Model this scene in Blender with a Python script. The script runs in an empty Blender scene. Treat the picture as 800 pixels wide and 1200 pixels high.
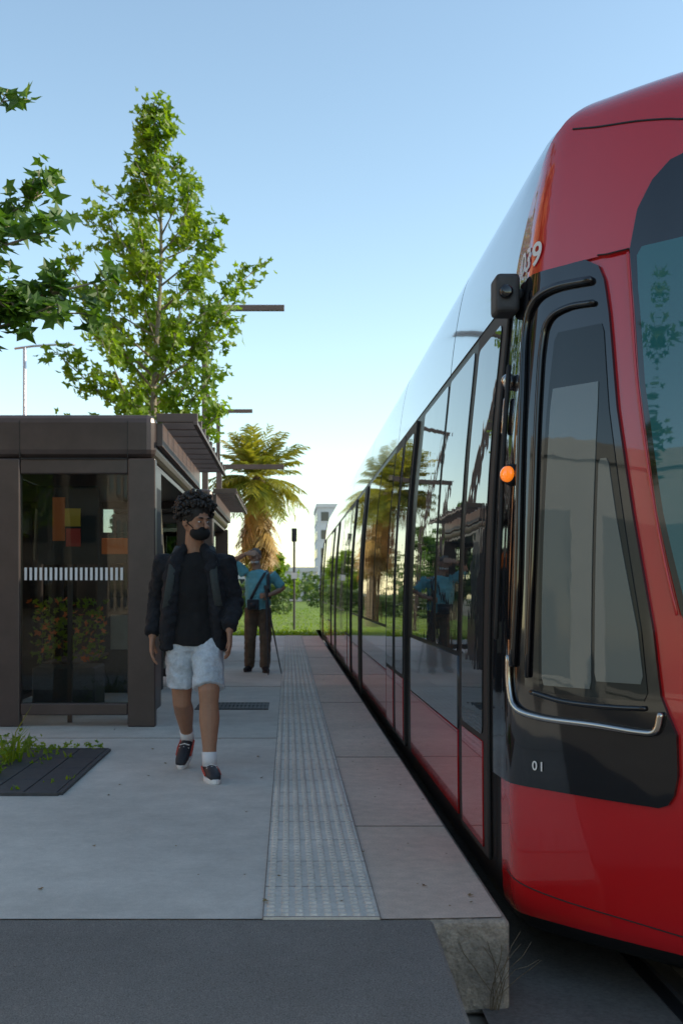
import bpy, math, random
import numpy as np
from mathutils import Vector, Matrix
random.seed(7)
R = random.random
def U(a,b): return a+(b-a)*random.random()
SC = bpy.context.scene

# ------------------------------------------------------------ materials
def mat(name, col, rough=.5, metal=0, coat=0., ior=1.5, noise=None, bump=None, spec=None, coatrough=.03, emit=0):
    m = bpy.data.materials.new(name); m.use_nodes = True
    nt = m.node_tree; b = nt.nodes['Principled BSDF']
    b.inputs['Base Color'].default_value = (*col,1)
    b.inputs['Roughness'].default_value = rough
    b.inputs['Metallic'].default_value = metal
    b.inputs['IOR'].default_value = ior
    b.inputs['Coat Weight'].default_value = coat
    b.inputs['Coat Roughness'].default_value = coatrough
    if spec is not None: b.inputs['Specular IOR Level'].default_value = spec
    if emit: b.inputs['Emission Color'].default_value=(*col,1); b.inputs['Emission Strength'].default_value=emit
    tc = None
    if noise or bump:
        tc = nt.nodes.new('ShaderNodeTexCoord')
    if noise:
        layers = noise if isinstance(noise, list) else [noise]
        prev = None
        for k,(sc,amt) in enumerate(layers):
            n = nt.nodes.new('ShaderNodeTexNoise'); n.inputs['Scale'].default_value = sc
            n.inputs['Detail'].default_value = 6; n.inputs['Roughness'].default_value=.6
            nt.links.new(tc.outputs['Object'], n.inputs['Vector'])
            mr = nt.nodes.new('ShaderNodeMapRange')
            mr.inputs['From Min'].default_value=.3; mr.inputs['From Max'].default_value=.7
            mr.inputs['To Min'].default_value=1-amt; mr.inputs['To Max'].default_value=1+amt
            nt.links.new(n.outputs['Fac'], mr.inputs['Value'])
            if prev is None: prev = mr.outputs[0]
            else:
                mm = nt.nodes.new('ShaderNodeMath'); mm.operation='MULTIPLY'
                nt.links.new(prev, mm.inputs[0]); nt.links.new(mr.outputs[0], mm.inputs[1]); prev = mm.outputs[0]
        vm = nt.nodes.new('ShaderNodeVectorMath'); vm.operation='SCALE'
        vm.inputs[0].default_value = col
        nt.links.new(prev, vm.inputs['Scale'])
        nt.links.new(vm.outputs[0], b.inputs['Base Color'])
    if bump:
        sc,st,dist = bump
        n = nt.nodes.new('ShaderNodeTexNoise'); n.inputs['Scale'].default_value = sc
        n.inputs['Detail'].default_value = 4
        nt.links.new(tc.outputs['Object'], n.inputs['Vector'])
        bp = nt.nodes.new('ShaderNodeBump'); bp.inputs['Strength'].default_value=st; bp.inputs['Distance'].default_value=dist
        nt.links.new(n.outputs['Fac'], bp.inputs['Height'])
        nt.links.new(bp.outputs[0], b.inputs['Normal'])
    return m

def leafmat(name, c1, c2, trans=.45, tcol=None):
    m = bpy.data.materials.new(name); m.use_nodes=True
    nt=m.node_tree; nt.nodes.clear()
    out=nt.nodes.new('ShaderNodeOutputMaterial')
    at=nt.nodes.new('ShaderNodeAttribute'); at.attribute_name='var'
    cr=nt.nodes.new('ShaderNodeMix'); cr.data_type='RGBA'
    cr.inputs[6].default_value=(*c1,1); cr.inputs[7].default_value=(*c2,1)
    nt.links.new(at.outputs['Fac'],cr.inputs[0])
    d=nt.nodes.new('ShaderNodeBsdfPrincipled'); d.inputs['Roughness'].default_value=.45
    nt.links.new(cr.outputs[2],d.inputs['Base Color'])
    t=nt.nodes.new('ShaderNodeBsdfTranslucent')
    vm=nt.nodes.new('ShaderNodeVectorMath'); vm.operation='MULTIPLY'
    vm.inputs[1].default_value = tcol or (2.0,1.9,.8)
    nt.links.new(cr.outputs[2],vm.inputs[0]); nt.links.new(vm.outputs[0],t.inputs['Color'])
    mx=nt.nodes.new('ShaderNodeMixShader'); mx.inputs[0].default_value=trans
    nt.links.new(d.outputs[0],mx.inputs[1]); nt.links.new(t.outputs[0],mx.inputs[2])
    nt.links.new(mx.outputs[0],out.inputs['Surface'])
    return m

def thinglass(name, tint=(.75,.8,.8), ior=1.5):
    m=bpy.data.materials.new(name); m.use_nodes=True
    nt=m.node_tree; nt.nodes.clear()
    out=nt.nodes.new('ShaderNodeOutputMaterial')
    tr=nt.nodes.new('ShaderNodeBsdfTransparent'); tr.inputs[0].default_value=(*tint,1)
    gl=nt.nodes.new('ShaderNodeBsdfGlossy'); gl.inputs['Roughness'].default_value=.01
    fr=nt.nodes.new('ShaderNodeFresnel'); fr.inputs[0].default_value=ior
    mx=nt.nodes.new('ShaderNodeMixShader')
    nt.links.new(fr.outputs[0],mx.inputs[0]); nt.links.new(tr.outputs[0],mx.inputs[1]); nt.links.new(gl.outputs[0],mx.inputs[2])
    nt.links.new(mx.outputs[0],out.inputs['Surface'])
    return m

M = {}
M['concrete']=mat('concrete_grey',(.53,.495,.44),.75,noise=[(.55,.17),(5,.10),(30,.07),(140,.12)],bump=(160,.25,.004))
M['concrete_pink']=mat('concrete_warm',(.56,.445,.36),.75,noise=[(.9,.16),(14,.12),(120,.16)],bump=(120,.3,.004))
M['kerbstone']=mat('kerb_concrete',(.27,.225,.185),.9,noise=[(3,.4),(25,.3),(120,.18)],bump=(45,.9,.016))
M['asphalt']=mat('asphalt',(.17,.158,.145),.85,noise=[(1.2,.12),(9,.06),(220,.6)],bump=(260,.8,.007))
M['trackbed']=mat('trackbed',(.14,.125,.11),.85,noise=[(1.5,.25),(60,.25)],bump=(90,.5,.006))
M['ground']=mat('ground_soil',(.22,.19,.15),.95,noise=[(.05,.2),(2,.2)])
M['tactile']=mat('tactile_paving',(.55,.51,.455),.6,noise=[(1.2,.17),(12,.08),(60,.12)])
M['joint']=mat('joint_dark',(.24,.205,.18),.9,noise=(20,.3))
M['bronze']=mat('bronze_paint',(.080,.060,.056),.34,metal=.25,noise=[(.8,.16),(6,.12)])
M['bronze2']=mat('bronze_slat',(.12,.08,.065),.45,noise=(3,.15))
M['dark']=mat('dark_rubber',(.012,.012,.013),.6)
M['satin']=mat('satin_black',(.010,.010,.011),.38,spec=.25)
M['steel']=mat('steel',(.42,.42,.43),.35,metal=.9,noise=(12,.1))
M['castiron']=mat('cast_iron',(.045,.045,.048),.6,noise=(30,.3))
M['soil']=mat('soil',(.09,.07,.05),.95,noise=(20,.4),bump=(30,.8,.02))
M['glass']=thinglass('shelter_glass',(.72,.75,.75),1.4)
M['white']=mat('white_paint',(.78,.78,.78),.5)
M['orange']=mat('orange_print_and_reflection',(.85,.20,.03),.5)
M['yellow']=mat('yellow_reflection',(.85,.55,.04),.5)
M['redreflect']=mat('red_reflection',(.70,.05,.03),.5)  # yellow and red serve only the painted reflection in the shelter
# tram
M['red']=mat('red_paint',(.53,.006,.010),.20,coat=1.0,ior=1.5,noise=(.9,.05),bump=(1.4,.025,.05),coatrough=.012)
M['black']=mat('gloss_black',(.006,.006,.008),.06,coat=.6,ior=1.5,bump=(2.0,.02,.05))
M['tglass']=mat('tram_glass',(.020,.026,.030),.012,ior=1.75,bump=(1.3,.035,.06))
M['darkglass']=mat('cab_dark_glass',(.012,.016,.017),.02,ior=1.5,bump=(1.3,.02,.06))
M['cabreflect']=mat('cab_glass_reflection',(.12,.14,.135),.02,ior=1.65,bump=(1.8,.03,.06))  # pale base colour carries the reflection of a building
M['wind']=mat('windscreen_glass',(.020,.125,.145),.02,ior=1.7,bump=(1.0,.01,.06))
M['grey']=mat('silver_panel',(.27,.30,.33),.12,metal=.75,coat=.6,bump=(1.2,.02,.05))
M['roofgrey']=mat('roof_panel',(.075,.105,.135),.10,metal=.35,coat=.8,bump=(1.2,.015,.05))
M['chrome']=mat('chrome',(.45,.43,.41),.15,metal=1)
M['amber']=mat('amber_lens',(1.0,.22,.01),.15,coat=1,emit=.7)
# people
M['skin1']=mat('skin',(.35,.18,.11),.55,noise=(25,.08))
M['skin2']=mat('skin_man2',(.38,.22,.15),.55,noise=(25,.08))
M['blackcloth']=mat('black_cloth',(.009,.010,.014),.9,noise=(30,.3),bump=(60,.3,.004))
M['teecloth']=mat('black_tee',(.006,.006,.007),.9,noise=(12,.3))
M['strap']=mat('backpack_cloth',(.035,.043,.042),.8,noise=(60,.2))
M['denim']=mat('light_denim',(.50,.55,.60),.85,noise=[(7,.18),(60,.15)],bump=(30,.4,.006))
M['sock']=mat('white_sock',(.7,.7,.72),.9)
M['shoe']=mat('shoe_dark',(.02,.022,.03),.6)
M['shoered']=mat('shoe_accent',(.45,.06,.04),.6)
M['hair']=mat('black_hair',(.018,.013,.010),.6)
M['bluecloth']=mat('blue_shirt',(.15,.42,.48),.85,noise=(10,.15))
M['brown']=mat('brown_trousers',(.11,.078,.052),.85,noise=(12,.25))
M['greyhair']=mat('grey_hair',(.12,.11,.10),.8)
M['eye']=mat('eye_white',(.6,.57,.54),.3); M['iris']=mat('iris',(.02,.012,.008),.2)
# plants
M['leaf']=leafmat('leaf_bright',(.085,.170,.010),(.190,.275,.016),.5)
M['leafdark']=leafmat('leaf_dark',(.035,.095,.012),(.085,.165,.020),.4)
M['leaffar']=leafmat('leaf_far',(.045,.09,.02),(.10,.15,.03),.3)
M['palmgreen']=leafmat('palm_leaf',(.12,.16,.02),(.30,.27,.03),.4)
M['palmdry']=leafmat('palm_dry',(.32,.19,.06),(.50,.33,.10),.3,(1.3,1.1,.8))
M['deadleaf']=leafmat('dead_leaf',(.12,.07,.03),(.26,.18,.06),.1)
M['bark']=mat('bark',(.26,.22,.165),.9,noise=[(6,.3),(40,.2)],bump=(25,.6,.02))
M['palmbark']=mat('palm_bark',(.13,.095,.06),.95,noise=(12,.4),bump=(18,.9,.04))
M['grass']=mat('grass',(.15,.22,.022),.95,noise=[(.3,.25),(6,.3),(40,.3)],bump=(30,1.,.05))

# ------------------------------------------------------------ mesh helpers
class MB:
    def __init__(s): s.v=[]; s.f=[]; s.m=[]
    def add(s,vs,fs,mi=0):
        o=len(s.v); s.v.extend([tuple(v) for v in vs])
        for f in fs: s.f.append([i+o for i in f]); s.m.append(mi)
    def box(s,x0,x1,y0,y1,z0,z1,mi=0):
        vs=[(x0,y0,z0),(x1,y0,z0),(x1,y1,z0),(x0,y1,z0),(x0,y0,z1),(x1,y0,z1),(x1,y1,z1),(x0,y1,z1)]
        s.add(vs,[(0,3,2,1),(4,5,6,7),(0,1,5,4),(1,2,6,5),(2,3,7,6),(3,0,4,7)],mi)
    def tube(s,pts,rad,seg=12,ref=(1,0,0),mi=0,cap=.6):
        pts=[Vector(p) for p in pts]; n=len(pts)
        rr=[(r,r) if not isinstance(r,(tuple,list)) else r for r in rad]
        if cap>0:
            d0=(pts[0]-pts[1]).normalized(); d1=(pts[-1]-pts[-2]).normalized()
            a0=min(rr[0]); a1=min(rr[-1])
            pre=[(pts[0]+d0*a0*cap*1.0,(rr[0][0]*.25,rr[0][1]*.25)),(pts[0]+d0*a0*cap*.7,(rr[0][0]*.7,rr[0][1]*.7))]
            post=[(pts[-1]+d1*a1*cap*.7,(rr[-1][0]*.7,rr[-1][1]*.7)),(pts[-1]+d1*a1*cap,(rr[-1][0]*.25,rr[-1][1]*.25))]
            pts=[p for p,_ in pre]+pts+[p for p,_ in post]; rr=[r for _,r in pre]+rr+[r for _,r in post]; n=len(pts)
        ref=Vector(ref); o=len(s.v)
        for i,p in enumerate(pts):
            t=(pts[min(i+1,n-1)]-pts[max(i-1,0)])
            if t.length<1e-9: t=Vector((0,0,1))
            t.normalize()
            b=ref-t*ref.dot(t)
            if b.length<1e-3:
                b=Vector((0,1,0)); b=b-t*b.dot(t)
                if b.length<1e-3: b=Vector((0,0,1))-t*t.z
            b.normalize(); c=t.cross(b)
            for k in range(seg):
                a=2*math.pi*k/seg
                s.v.append(tuple(p+b*(rr[i][0]*math.cos(a))+c*(rr[i][1]*math.sin(a))))
        for i in range(n-1):
            for k in range(seg):
                k2=(k+1)%seg
                s.f.append([o+i*seg+k,o+i*seg+k2,o+(i+1)*seg+k2,o+(i+1)*seg+k]); s.m.append(mi)
        s.f.append([o+k for k in range(seg)][::-1]); s.m.append(mi)
        s.f.append([o+(n-1)*seg+k for k in range(seg)]); s.m.append(mi)
    def ell(s,c,r,mi=0,nu=14,nv=9,rot=None):
        c=Vector(c); vs=[]; fs=[]
        for j in range(nv+1):
            th=math.pi*j/nv
            for i in range(nu):
                ph=2*math.pi*i/nu
                p=Vector((r[0]*math.sin(th)*math.cos(ph),r[1]*math.sin(th)*math.sin(ph),r[2]*math.cos(th)))
                if rot: p=rot@p
                vs.append(c+p)
        for j in range(nv):
            for i in range(nu):
                i2=(i+1)%nu
                fs.append((j*nu+i,(j+1)*nu+i,(j+1)*nu+i2,j*nu+i2))
        s.add(vs,fs,mi)
    def obj(s,name,mats,parent=None,smooth=False,bevel=None,var=None):
        me=bpy.data.meshes.new(name); me.from_pydata(s.v,[],s.f)
        for m in (mats if isinstance(mats,list) else [mats]): me.materials.append(M[m] if isinstance(m,str) else m)
        me.polygons.foreach_set('material_index',s.m)
        if smooth: me.polygons.foreach_set('use_smooth',[True]*len(s.f))
        if var is not None:
            at=me.attributes.new('var','FLOAT','POINT'); at.data.foreach_set('value',var)
        me.update()
        o=bpy.data.objects.new(name,me); SC.collection.objects.link(o)
        if parent: setp(o,parent)
        if bevel:
            b=o.modifiers.new('bevel','BEVEL'); b.width=bevel; b.segments=3; b.limit_method='ANGLE'; b.angle_limit=math.radians(40)
        return o
def setp(o,e):
    o.parent=e; o.matrix_parent_inverse=Matrix.Translation(-Vector(e.location))
def empty(name,loc=(0,0,0)):
    e=bpy.data.objects.new(name,None); e.location=loc; e.empty_display_size=.3; SC.collection.objects.link(e); return e
def interp(x,xs,ys): return float(np.interp(x,xs,ys))

# ------------------------------------------------------------ ground, platform, road
g=MB(); S=1500
g.add([(-S,-S,-.36),(S,-S,-.36),(S,S,-.36),(-S,S,-.36)],[(0,1,2,3)])
g.obj('ground','ground')
g=MB(); g.add([(.7,-40,-.325),(6.5,-40,-.325),(6.5,70,-.325),(.7,70,-.325)],[(0,1,2,3)])
g.obj('tram_trackbed','trackbed')
e=empty('tram_rails',(2.2,10,-.32))
g=MB()
for xc in (2.2-.7175,2.2+.7175):
    g.box(xc-.035,xc+.035,-40,70,-.34,-.305)
    g.box(xc-.10,xc-.045,-40,70,-.33,-.319,1)
g.obj('rails',['steel','dark'],e)
PY0,PY1=4.03,28.4
p=empty('platform',(-2,16,0))
g=MB(); g.box(-12,.804,PY0,PY1,-.35,-.004); g.obj('slab_body','kerbstone',p,bevel=.022)
g=MB(); g.add([(-12,PY0+.005,0),(-.095,PY0+.005,0),(-.095,PY1,0),(-12,PY1,0)],[(0,1,2,3)]); g.obj('concrete_paving','concrete',p)
g=MB(); g.add([(.334,PY0+.005,0),(.55,PY0+.012,0),(.775,PY0+.028,0),(.782,PY0+.05,0),(.782,PY1,0),(.334,PY1,0)],[(0,1,2,3,4,5)]); g.obj('edge_paving','concrete_pink',p)
g=MB()
for y in [5.6,7.9,11.7,15.5,19.3,23.1]:
    g.box(.336,.781,y,y+.005,.0,.004)
for y in [8.9,13.6,18.4,23.2]:
    g.box(-12,-.097,y,y+.006,.0,.004)
g.box(-3.2,-3.192,PY0,PY1,.0,.0035)
g.obj('expansion_joints','joint',p)
t=empty('tactile_paving_strip',(.12,16,0))
g=MB(); g.box(-.093,.332,PY0+.004,PY1,-.004,.005)
g.obj('base_plate','tactile',t)
g=MB(); pitch=.0515; ny=int((PY1-PY0-.05)/pitch)
for j in range(ny):
    y=PY0+.035+j*pitch
    seg=8 if y<12 else 5
    for i in range(8):
        x=-.064+i*.0525; vs=[]
        for (r,z) in ((.0175,.005),(.0125,.0125)):
            for k in range(seg):
                a=2*math.pi*k/seg; vs.append((x+r*math.cos(a),y+r*math.sin(a),z))
        fs=[(k,(k+1)%seg,seg+(k+1)%seg,seg+k) for k in range(seg)]+[tuple(range(seg,2*seg))]
        g.add(vs,fs)
g.obj('studs','tactile',t)
g=MB()
for j in range(0,ny,8):
    y=PY0+.035+(j-.5)*pitch; g.box(-.092,.331,y,y+.004,.0045,.0065)
for x in (-.0955,.3315): g.box(x,x+.005,PY0,PY1,.0,.0062)
g.obj('plate_joints','joint',t)
# ramp
g=MB(); n=12; rows=[]
for i in range(n+1):
    f=i/n; y=4.026*(1-f)+(-1.0)*f
    z=-.003-.078*(4.026-y) if y>0 else -.33
    z=max(z,-.33); xr=.525+.02*math.sin(f*2.2)
    rows.append((y,z,xr))
vs=[];fs=[]
for (y,z,xr) in rows: vs+= [(-14,y,z),(xr-.015,y,z),(xr,y,z-.012),(xr,y,-.36)]
for i in range(n):
    for k in range(3): fs.append((4*i+k,4*i+k+1,4*(i+1)+k+1,4*(i+1)+k)[::-1])
g.add(vs,fs); g.obj('asphalt_ramp','asphalt')
g=MB(); g.add([(-9,28.5,-.02),(.8,28.5,-.02),(.8,33,-.02),(40,33,-.02),(40,108,-.02),(-9,108,-.02)],[(0,1,2,3,4,5)])
g.obj('lawn','grass')
g=MB(); var=[]
for i in range(4200):
    y=28.6+(R()**1.8)*40; x=U(-4,9) if y>33 else U(-4,.75)
    h=U(.02,.06); a=U(0,6.3); w=.03
    g.add([(x-w*math.cos(a),y-w*math.sin(a),-.02),(x+w*math.cos(a),y+w*math.sin(a),-.02),(x+U(-.04,.04),y+U(-.04,.04),h)],[(0,1,2)])
    var+=[R()]*3
g.obj('grass_tufts','leaf',var=var)
d=empty('drain_grate',(-.55,11.3,0))
g=MB(); g.box(-.93,-.2,11.0,11.62,.0,.004,0)
for i in range(18): g.box(-.91+i*.04,-.885+i*.04,11.03,11.59,.0045,.010,1)
for yy in (11.0,11.3,11.6): g.box(-.93,-.2,yy,yy+.02,.0045,.011,1)
g.obj('grate',['dark','castiron'],d)
d=empty('tree_pit',(-2.2,7.3,0))
g=MB(); g.box(-3.1,-1.34,6.45,8.2,.0,.004,0)
g.obj('pit_soil','soil',d)
g=MB()
for i in range(9):
    x0=-3.1+i*.195
    for j in range(4):
        y0=6.46+j*.435
        if (i,j) in ((4,2),(4,1),(5,1)): continue
        g.box(x0+.003,x0+.190,y0+.003,y0+.43,.0045,.016)
g.box(-3.12,-1.33,6.42,6.45,0,.02); g.box(-3.12,-1.33,8.2,8.23,0,.02); g.box(-1.34,-1.31,6.45,8.2,0,.02)
g.obj('pit_pavers','castiron',d,bevel=.003)

# ------------------------------------------------------------ leaf machinery
def leaf_outline():
    angs=[-125,-70,0,70,125]; rad=[.55,.85,1.0,.85,.55]
    full=[]
    for i,(a,r) in enumerate(zip(angs,rad)):
        full.append((a,r))
        if i<4: full.append(((a+angs[i+1])/2,.46))
    full.append((180,.12))
    return [(r*math.cos(math.radians(a)),r*math.sin(math.radians(a))) for a,r in full]
LO=leaf_outline()
def add_leaf(g,var,c,size,nrm,mi=0,v=None):
    n=nrm.normalized(); a=Vector((R()-.5,R()-.5,R()-.5)); a=(a-n*a.dot(n)).normalized(); b=n.cross(a)
    o=len(g.v); g.v.append(tuple(c-n*size*.12))
    for (x,y) in LO:
        fold=abs(y)*.18
        g.v.append(tuple(c+a*(x*size)+b*(y*size)+n*(fold*size)))
    k=len(LO)
    for i in range(k): g.f.append([o,o+1+i,o+1+(i+1)%k]); g.m.append(mi)
    if v is None: v=R()
    var.extend([v]*(k+1))
def rv(s=1): return Vector((random.gauss(0,s),random.gauss(0,s),random.gauss(0,s)))

def make_tree(name,base,zs,rs,trunkr,nb,leaves_per,leafsize,lm='leaf'):
    bx,by,bz=base; H=zs[-1]
    e=empty(name,base)
    wood=MB(); lf=MB(); var=[]
    def axis(z):
        return Vector((bx+.05*math.sin(z*1.3),by+.05*math.cos(z*1.1),z))
    pts=[axis(H*i/14) for i in range(15)]; pts[0].z=bz
    wood.tube(pts,[trunkr*(1-.93*(i/14)**.8)+.004 for i in range(15)],10)
    for i in range(nb):
        f=(i+.5)/nb
        z=zs[0]+(H-zs[0])*f**.92
        r=interp(z,zs,rs)*U(.6,1.18)
        az=i*2.39996+U(-.4,.4)
        rise=r*U(.5,.9)
        st=axis(max(z-rise-.1,zs[0]*.72))
        end=axis(z)+Vector((math.cos(az)*r,math.sin(az)*r,0))
        mid=st.lerp(end,.5)+Vector((0,0,-.08*r))+rv(.03)
        bl=(end-st).length
        r0=trunkr*.32*(1-.6*f)
        wood.tube([st,mid,end],[r0,r0*.6,.004],6,cap=0)
        ns=max(3,int(2+bl*4))
        for k in range(ns):
            t=.35+.65*(k+R()*.6)/ns
            p0=st.lerp(mid,t*2) if t<.5 else mid.lerp(end,min(1,(t-.5)*2))
            dr=(end-st).normalized()*.5+rv(.55)+Vector((0,0,.25)); dr.normalize()
            L=U(.14,.34)*min(1,bl+.2)
            p1=p0+dr*L
            wood.tube([p0,p1],[.007,.003],4,cap=0)
            cv=U(0,1)
            for q in range(int(leaves_per*U(.5,1.4))):
                c=p0.lerp(p1,U(.3,1.15))+rv(.07)
                nn=Vector((.5,-.4,.5))+rv(.55)
                add_leaf(lf,var,c,leafsize*U(.55,1.15),nn,v=min(1,max(0,cv*.6+U(0,.4))))
    wood.obj('trunk_and_branches','bark',e,smooth=True)
    lf.obj('foliage',lm,e,var=var)
    return e

tree=make_tree('street_tree',(-1.83,15.5,0),[3.1,3.7,4.2,4.7,5.2,5.8,6.5,7.0,7.5,7.95],[.85,1.0,1.25,1.3,1.2,1.2,.85,.42,.32,.1],.075,66,16,.108)
def copy_tree(src,loc,rot,sc):
    e=bpy.data.objects.new(src.name.split('.')[0],None); SC.collection.objects.link(e)
    for c in src.children:
        o=bpy.data.objects.new(c.name,c.data); SC.collection.objects.link(o); o.parent=e
        o.matrix_parent_inverse=Matrix.Translation(-Vector(src.location))
    e.location=loc; e.rotation_euler=(0,0,rot); e.scale=(sc,)*3
    return e
copy_tree(tree,(-4.6,1.2,-.3),1.0,.95)
copy_tree(tree,(-9,9,-.0),2.0,1.1)
copy_tree(tree,(-9.5,24,0),4.0,1.05)
copy_tree(tree,(-6.5,-6.5,-.3),3.0,1.0)

# near tree
e=empty('plane_tree',(-2.45,7.3,0)); wood=MB(); lf=MB(); var=[]
B=Vector((-2.45,7.3,0))
wood.tube([B,B+Vector((.02,.02,1.2)),B+Vector((-.03,0,2.4)),B+Vector((0,.03,3.8)),B+Vector((.05,0,5.2)),B+Vector((0,0,7.6))],[.11,.095,.08,.06,.045,.01],12)
limbs=[((-2.45,7.3,2.6),(-1.9,7.1,2.85),(-1.45,7.0,3.0)),((-2.45,7.3,2.65),(-1.8,7.2,3.05),(-1.16,7.1,3.18)),
 ((-2.45,7.3,2.8),(-1.9,7.4,3.05),(-1.35,7.5,3.06)),((-2.45,7.3,2.8),(-2.0,7.0,3.3),(-1.5,6.9,3.42)),
 ((-2.45,7.3,2.9),(-2.1,7.3,3.5),(-1.62,7.3,3.80)),((-2.45,7.3,3.4),(-2.2,7.2,4.0),(-1.83,7.1,4.32)),
 ((-2.45,7.3,2.7),(-2.1,7.0,3.0),(-1.72,6.9,2.98)),((-2.45,7.3,2.9),(-2.2,7.0,3.2),(-1.85,6.8,3.25)),
 ((-2.45,7.3,3.0),(-2.3,7.0,3.3),(-1.9,7.3,3.6))]
for k in range(26):
    a=U(1.2,5.1); z=U(3.1,7.0); L=U(.6,1.3)
    s0=B+Vector((0,0,z-.3)); limbs.append((s0,s0+Vector((math.cos(a)*L*.5,math.sin(a)*L*.5,.3)),s0+Vector((math.cos(a)*L,math.sin(a)*L,.6))))
for (a,b,c) in limbs:
    a,b,c=Vector(a),Vector(b),Vector(c); wood.tube([a,b,c],[.022,.014,.004],6,cap=0)
    for k in range(15):
        t=U(.3,1.0); p0=a.lerp(b,t*2) if t<.5 else b.lerp(c,(t-.5)*2)
        if k>=13: p0=c
        p1=p0+(rv(.6)+(c-a).normalized()*.6+Vector((0,0,.1))).normalized()*U(.08,.18)
        wood.tube([p0,p1],[.005,.002],4,cap=0); cv=R()
        for q in range(6):
            add_leaf(lf,var,p0.lerp(p1,U(.3,1.2))+rv(.04),.10*U(.6,1.2),Vector((.2,-.5,.7))+rv(.45),v=cv*.6+U(0,.4))
wood.obj('trunk_and_branches','bark',e,smooth=True); lf.obj('foliage','leafdark',e,var=var)

# weeds
e=empty('weeds',(-1.8,7.2,0)); g=MB(); var=[]
def weed(x,y,h,n):
    for k in range(n):
        a=U(0,6.3); l=h*U(.5,1.1); w=U(.005,.011)
        p0=Vector((x+U(-.04,.04),y+U(-.04,.04),.0)); d=Vector((math.cos(a)*U(.1,.6),math.sin(a)*U(.1,.6),1)).normalized()
        s=Vector((-math.sin(a),math.cos(a),0))*w
        p1=p0+d*l*.5; p2=p1+(d+Vector((math.cos(a)*.4,math.sin(a)*.4,-.2))).normalized()*l*.5
        g.add([p0-s,p0+s,p1+s,p1-s,p2],[(0,1,2,3),(3,2,4)]); var.extend([R()]*5)
for i in range(16):
    x=-1.9+U(-.25,.15); y=U(6.6,8.1); weed(x,y,U(.08,.24),6)
    for q in range(12): add_leaf(g,var,Vector((x,y,.04))+Vector((U(-.08,.08),U(-.08,.08),U(0,.14))),U(.018,.035),Vector((0,-.3,.7))+rv(.4))
for i in range(26): weed(U(-2.3,-1.36),U(6.5,8.15),U(.03,.08),6)
for i in range(6): weed(U(-1.98,-1.8),U(7.2,8.1),U(.3,.5),2)
for i in range(10):
    x,y=U(-2.0,-1.4),U(7.9,8.4)
    for q in range(9): add_leaf(g,var,Vector((x+U(-.07,.07),y+U(-.07,.07),U(.01,.06))),U(.02,.03),Vector((0,-.3,.7))+rv(.4))
g.obj('weed_leaves','leaf',e,var=var)
g=MB(); var=[]
for i in range(60):
    x=U(-3,.78); y=4.1+R()**1.5*12
    if -.1<x<.34: z=.014
    else: z=.006
    add_leaf(g,var,Vector((x,y,z)),U(.008,.022),Vector((0,0,1))+rv(.12))
for i in range(25): add_leaf(g,var,Vector((U(.5,.79),4.1+R()*6,.006)),U(.006,.013),Vector((0,0,1))+rv(.12))
g.obj('fallen_leaves','deadleaf',var=var)
e=empty('dry_weed',(.72,4.0,-.2)); g=MB()
for k in range(9):
    p=Vector((.74+U(-.02,.03),4.005,-.32)); pts=[p]
    d=Vector((U(-.25,.25),U(-.15,0),1)).normalized()
    for j in range(5):
        p=p+d*U(.04,.07); d=(d+rv(.25)).normalized(); pts.append(p.copy())
    g.tube(pts,[.0016]*5+[.001],4,cap=0)
g.obj('stems','palmbark',e)

# ------------------------------------------------------------ palm
def palm(loc,H,name='palm_tree',fl=1.9):
    e=empty(name,loc); X,Y,Z=loc
    tr=MB(); pts=[(X+.03*math.sin(i),Y,Z+H*i/8) for i in range(9)]
    tr.tube(pts,[.26,.24,.22,.22,.22,.23,.25,.28,.2],12); tr.obj('trunk','palmbark',e,smooth=True)
    g=MB(); var=[]
    top=Vector((X,Y,Z+H))
    for i in range(160):
        dry=i>=85
        el=U(-.35,1.45) if not dry else U(-1.45,-.5)
        az=i*2.39996; L=fl*U(.75,1.08)*(1 if not dry else .7)
        d=Vector((math.cos(az)*math.cos(el),math.sin(az)*math.cos(el),math.sin(el)))
        p=top+Vector((0,0,-.1 if not dry else -U(.1,2.0))); cv=R(); prev=p
        n=10; side=Vector((-math.sin(az),math.cos(az),0))
        for k in range(n):
            d=(d+Vector((0,0,-.10 if not dry else -.07))).normalized(); q=prev+d*(L/n)
            w=.008; g.add([prev-side*w,prev+side*w,q+side*w,q-side*w],[(0,1,2,3)],1 if dry else 0); var.extend([cv]*4)
            if k>=2:
                for sgn in (-1,1):
                    for r in range(2):
                        b=prev.lerp(q,r*.5); ll=.46*math.sin(math.pi*(k+.5)/(n+1.5))+.08
                        ld=(side*sgn*.8+d*.75+Vector((0,0,-.25))+rv(.1)).normalized()
                        wv=d*.026; tip=b+ld*ll+Vector((0,0,-.06))
                        g.add([b-wv,b+wv,b+ld*ll*.6+wv,tip,b+ld*ll*.6-wv],[(0,1,2,3,4)],1 if dry else 0); var.extend([min(1,cv*.7+U(0,.3))]*5)
            prev=q
    g.obj('fronds',['palmgreen','palmdry'],e,var=var)
palm((-1.0,36,-.3),5.1)

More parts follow.
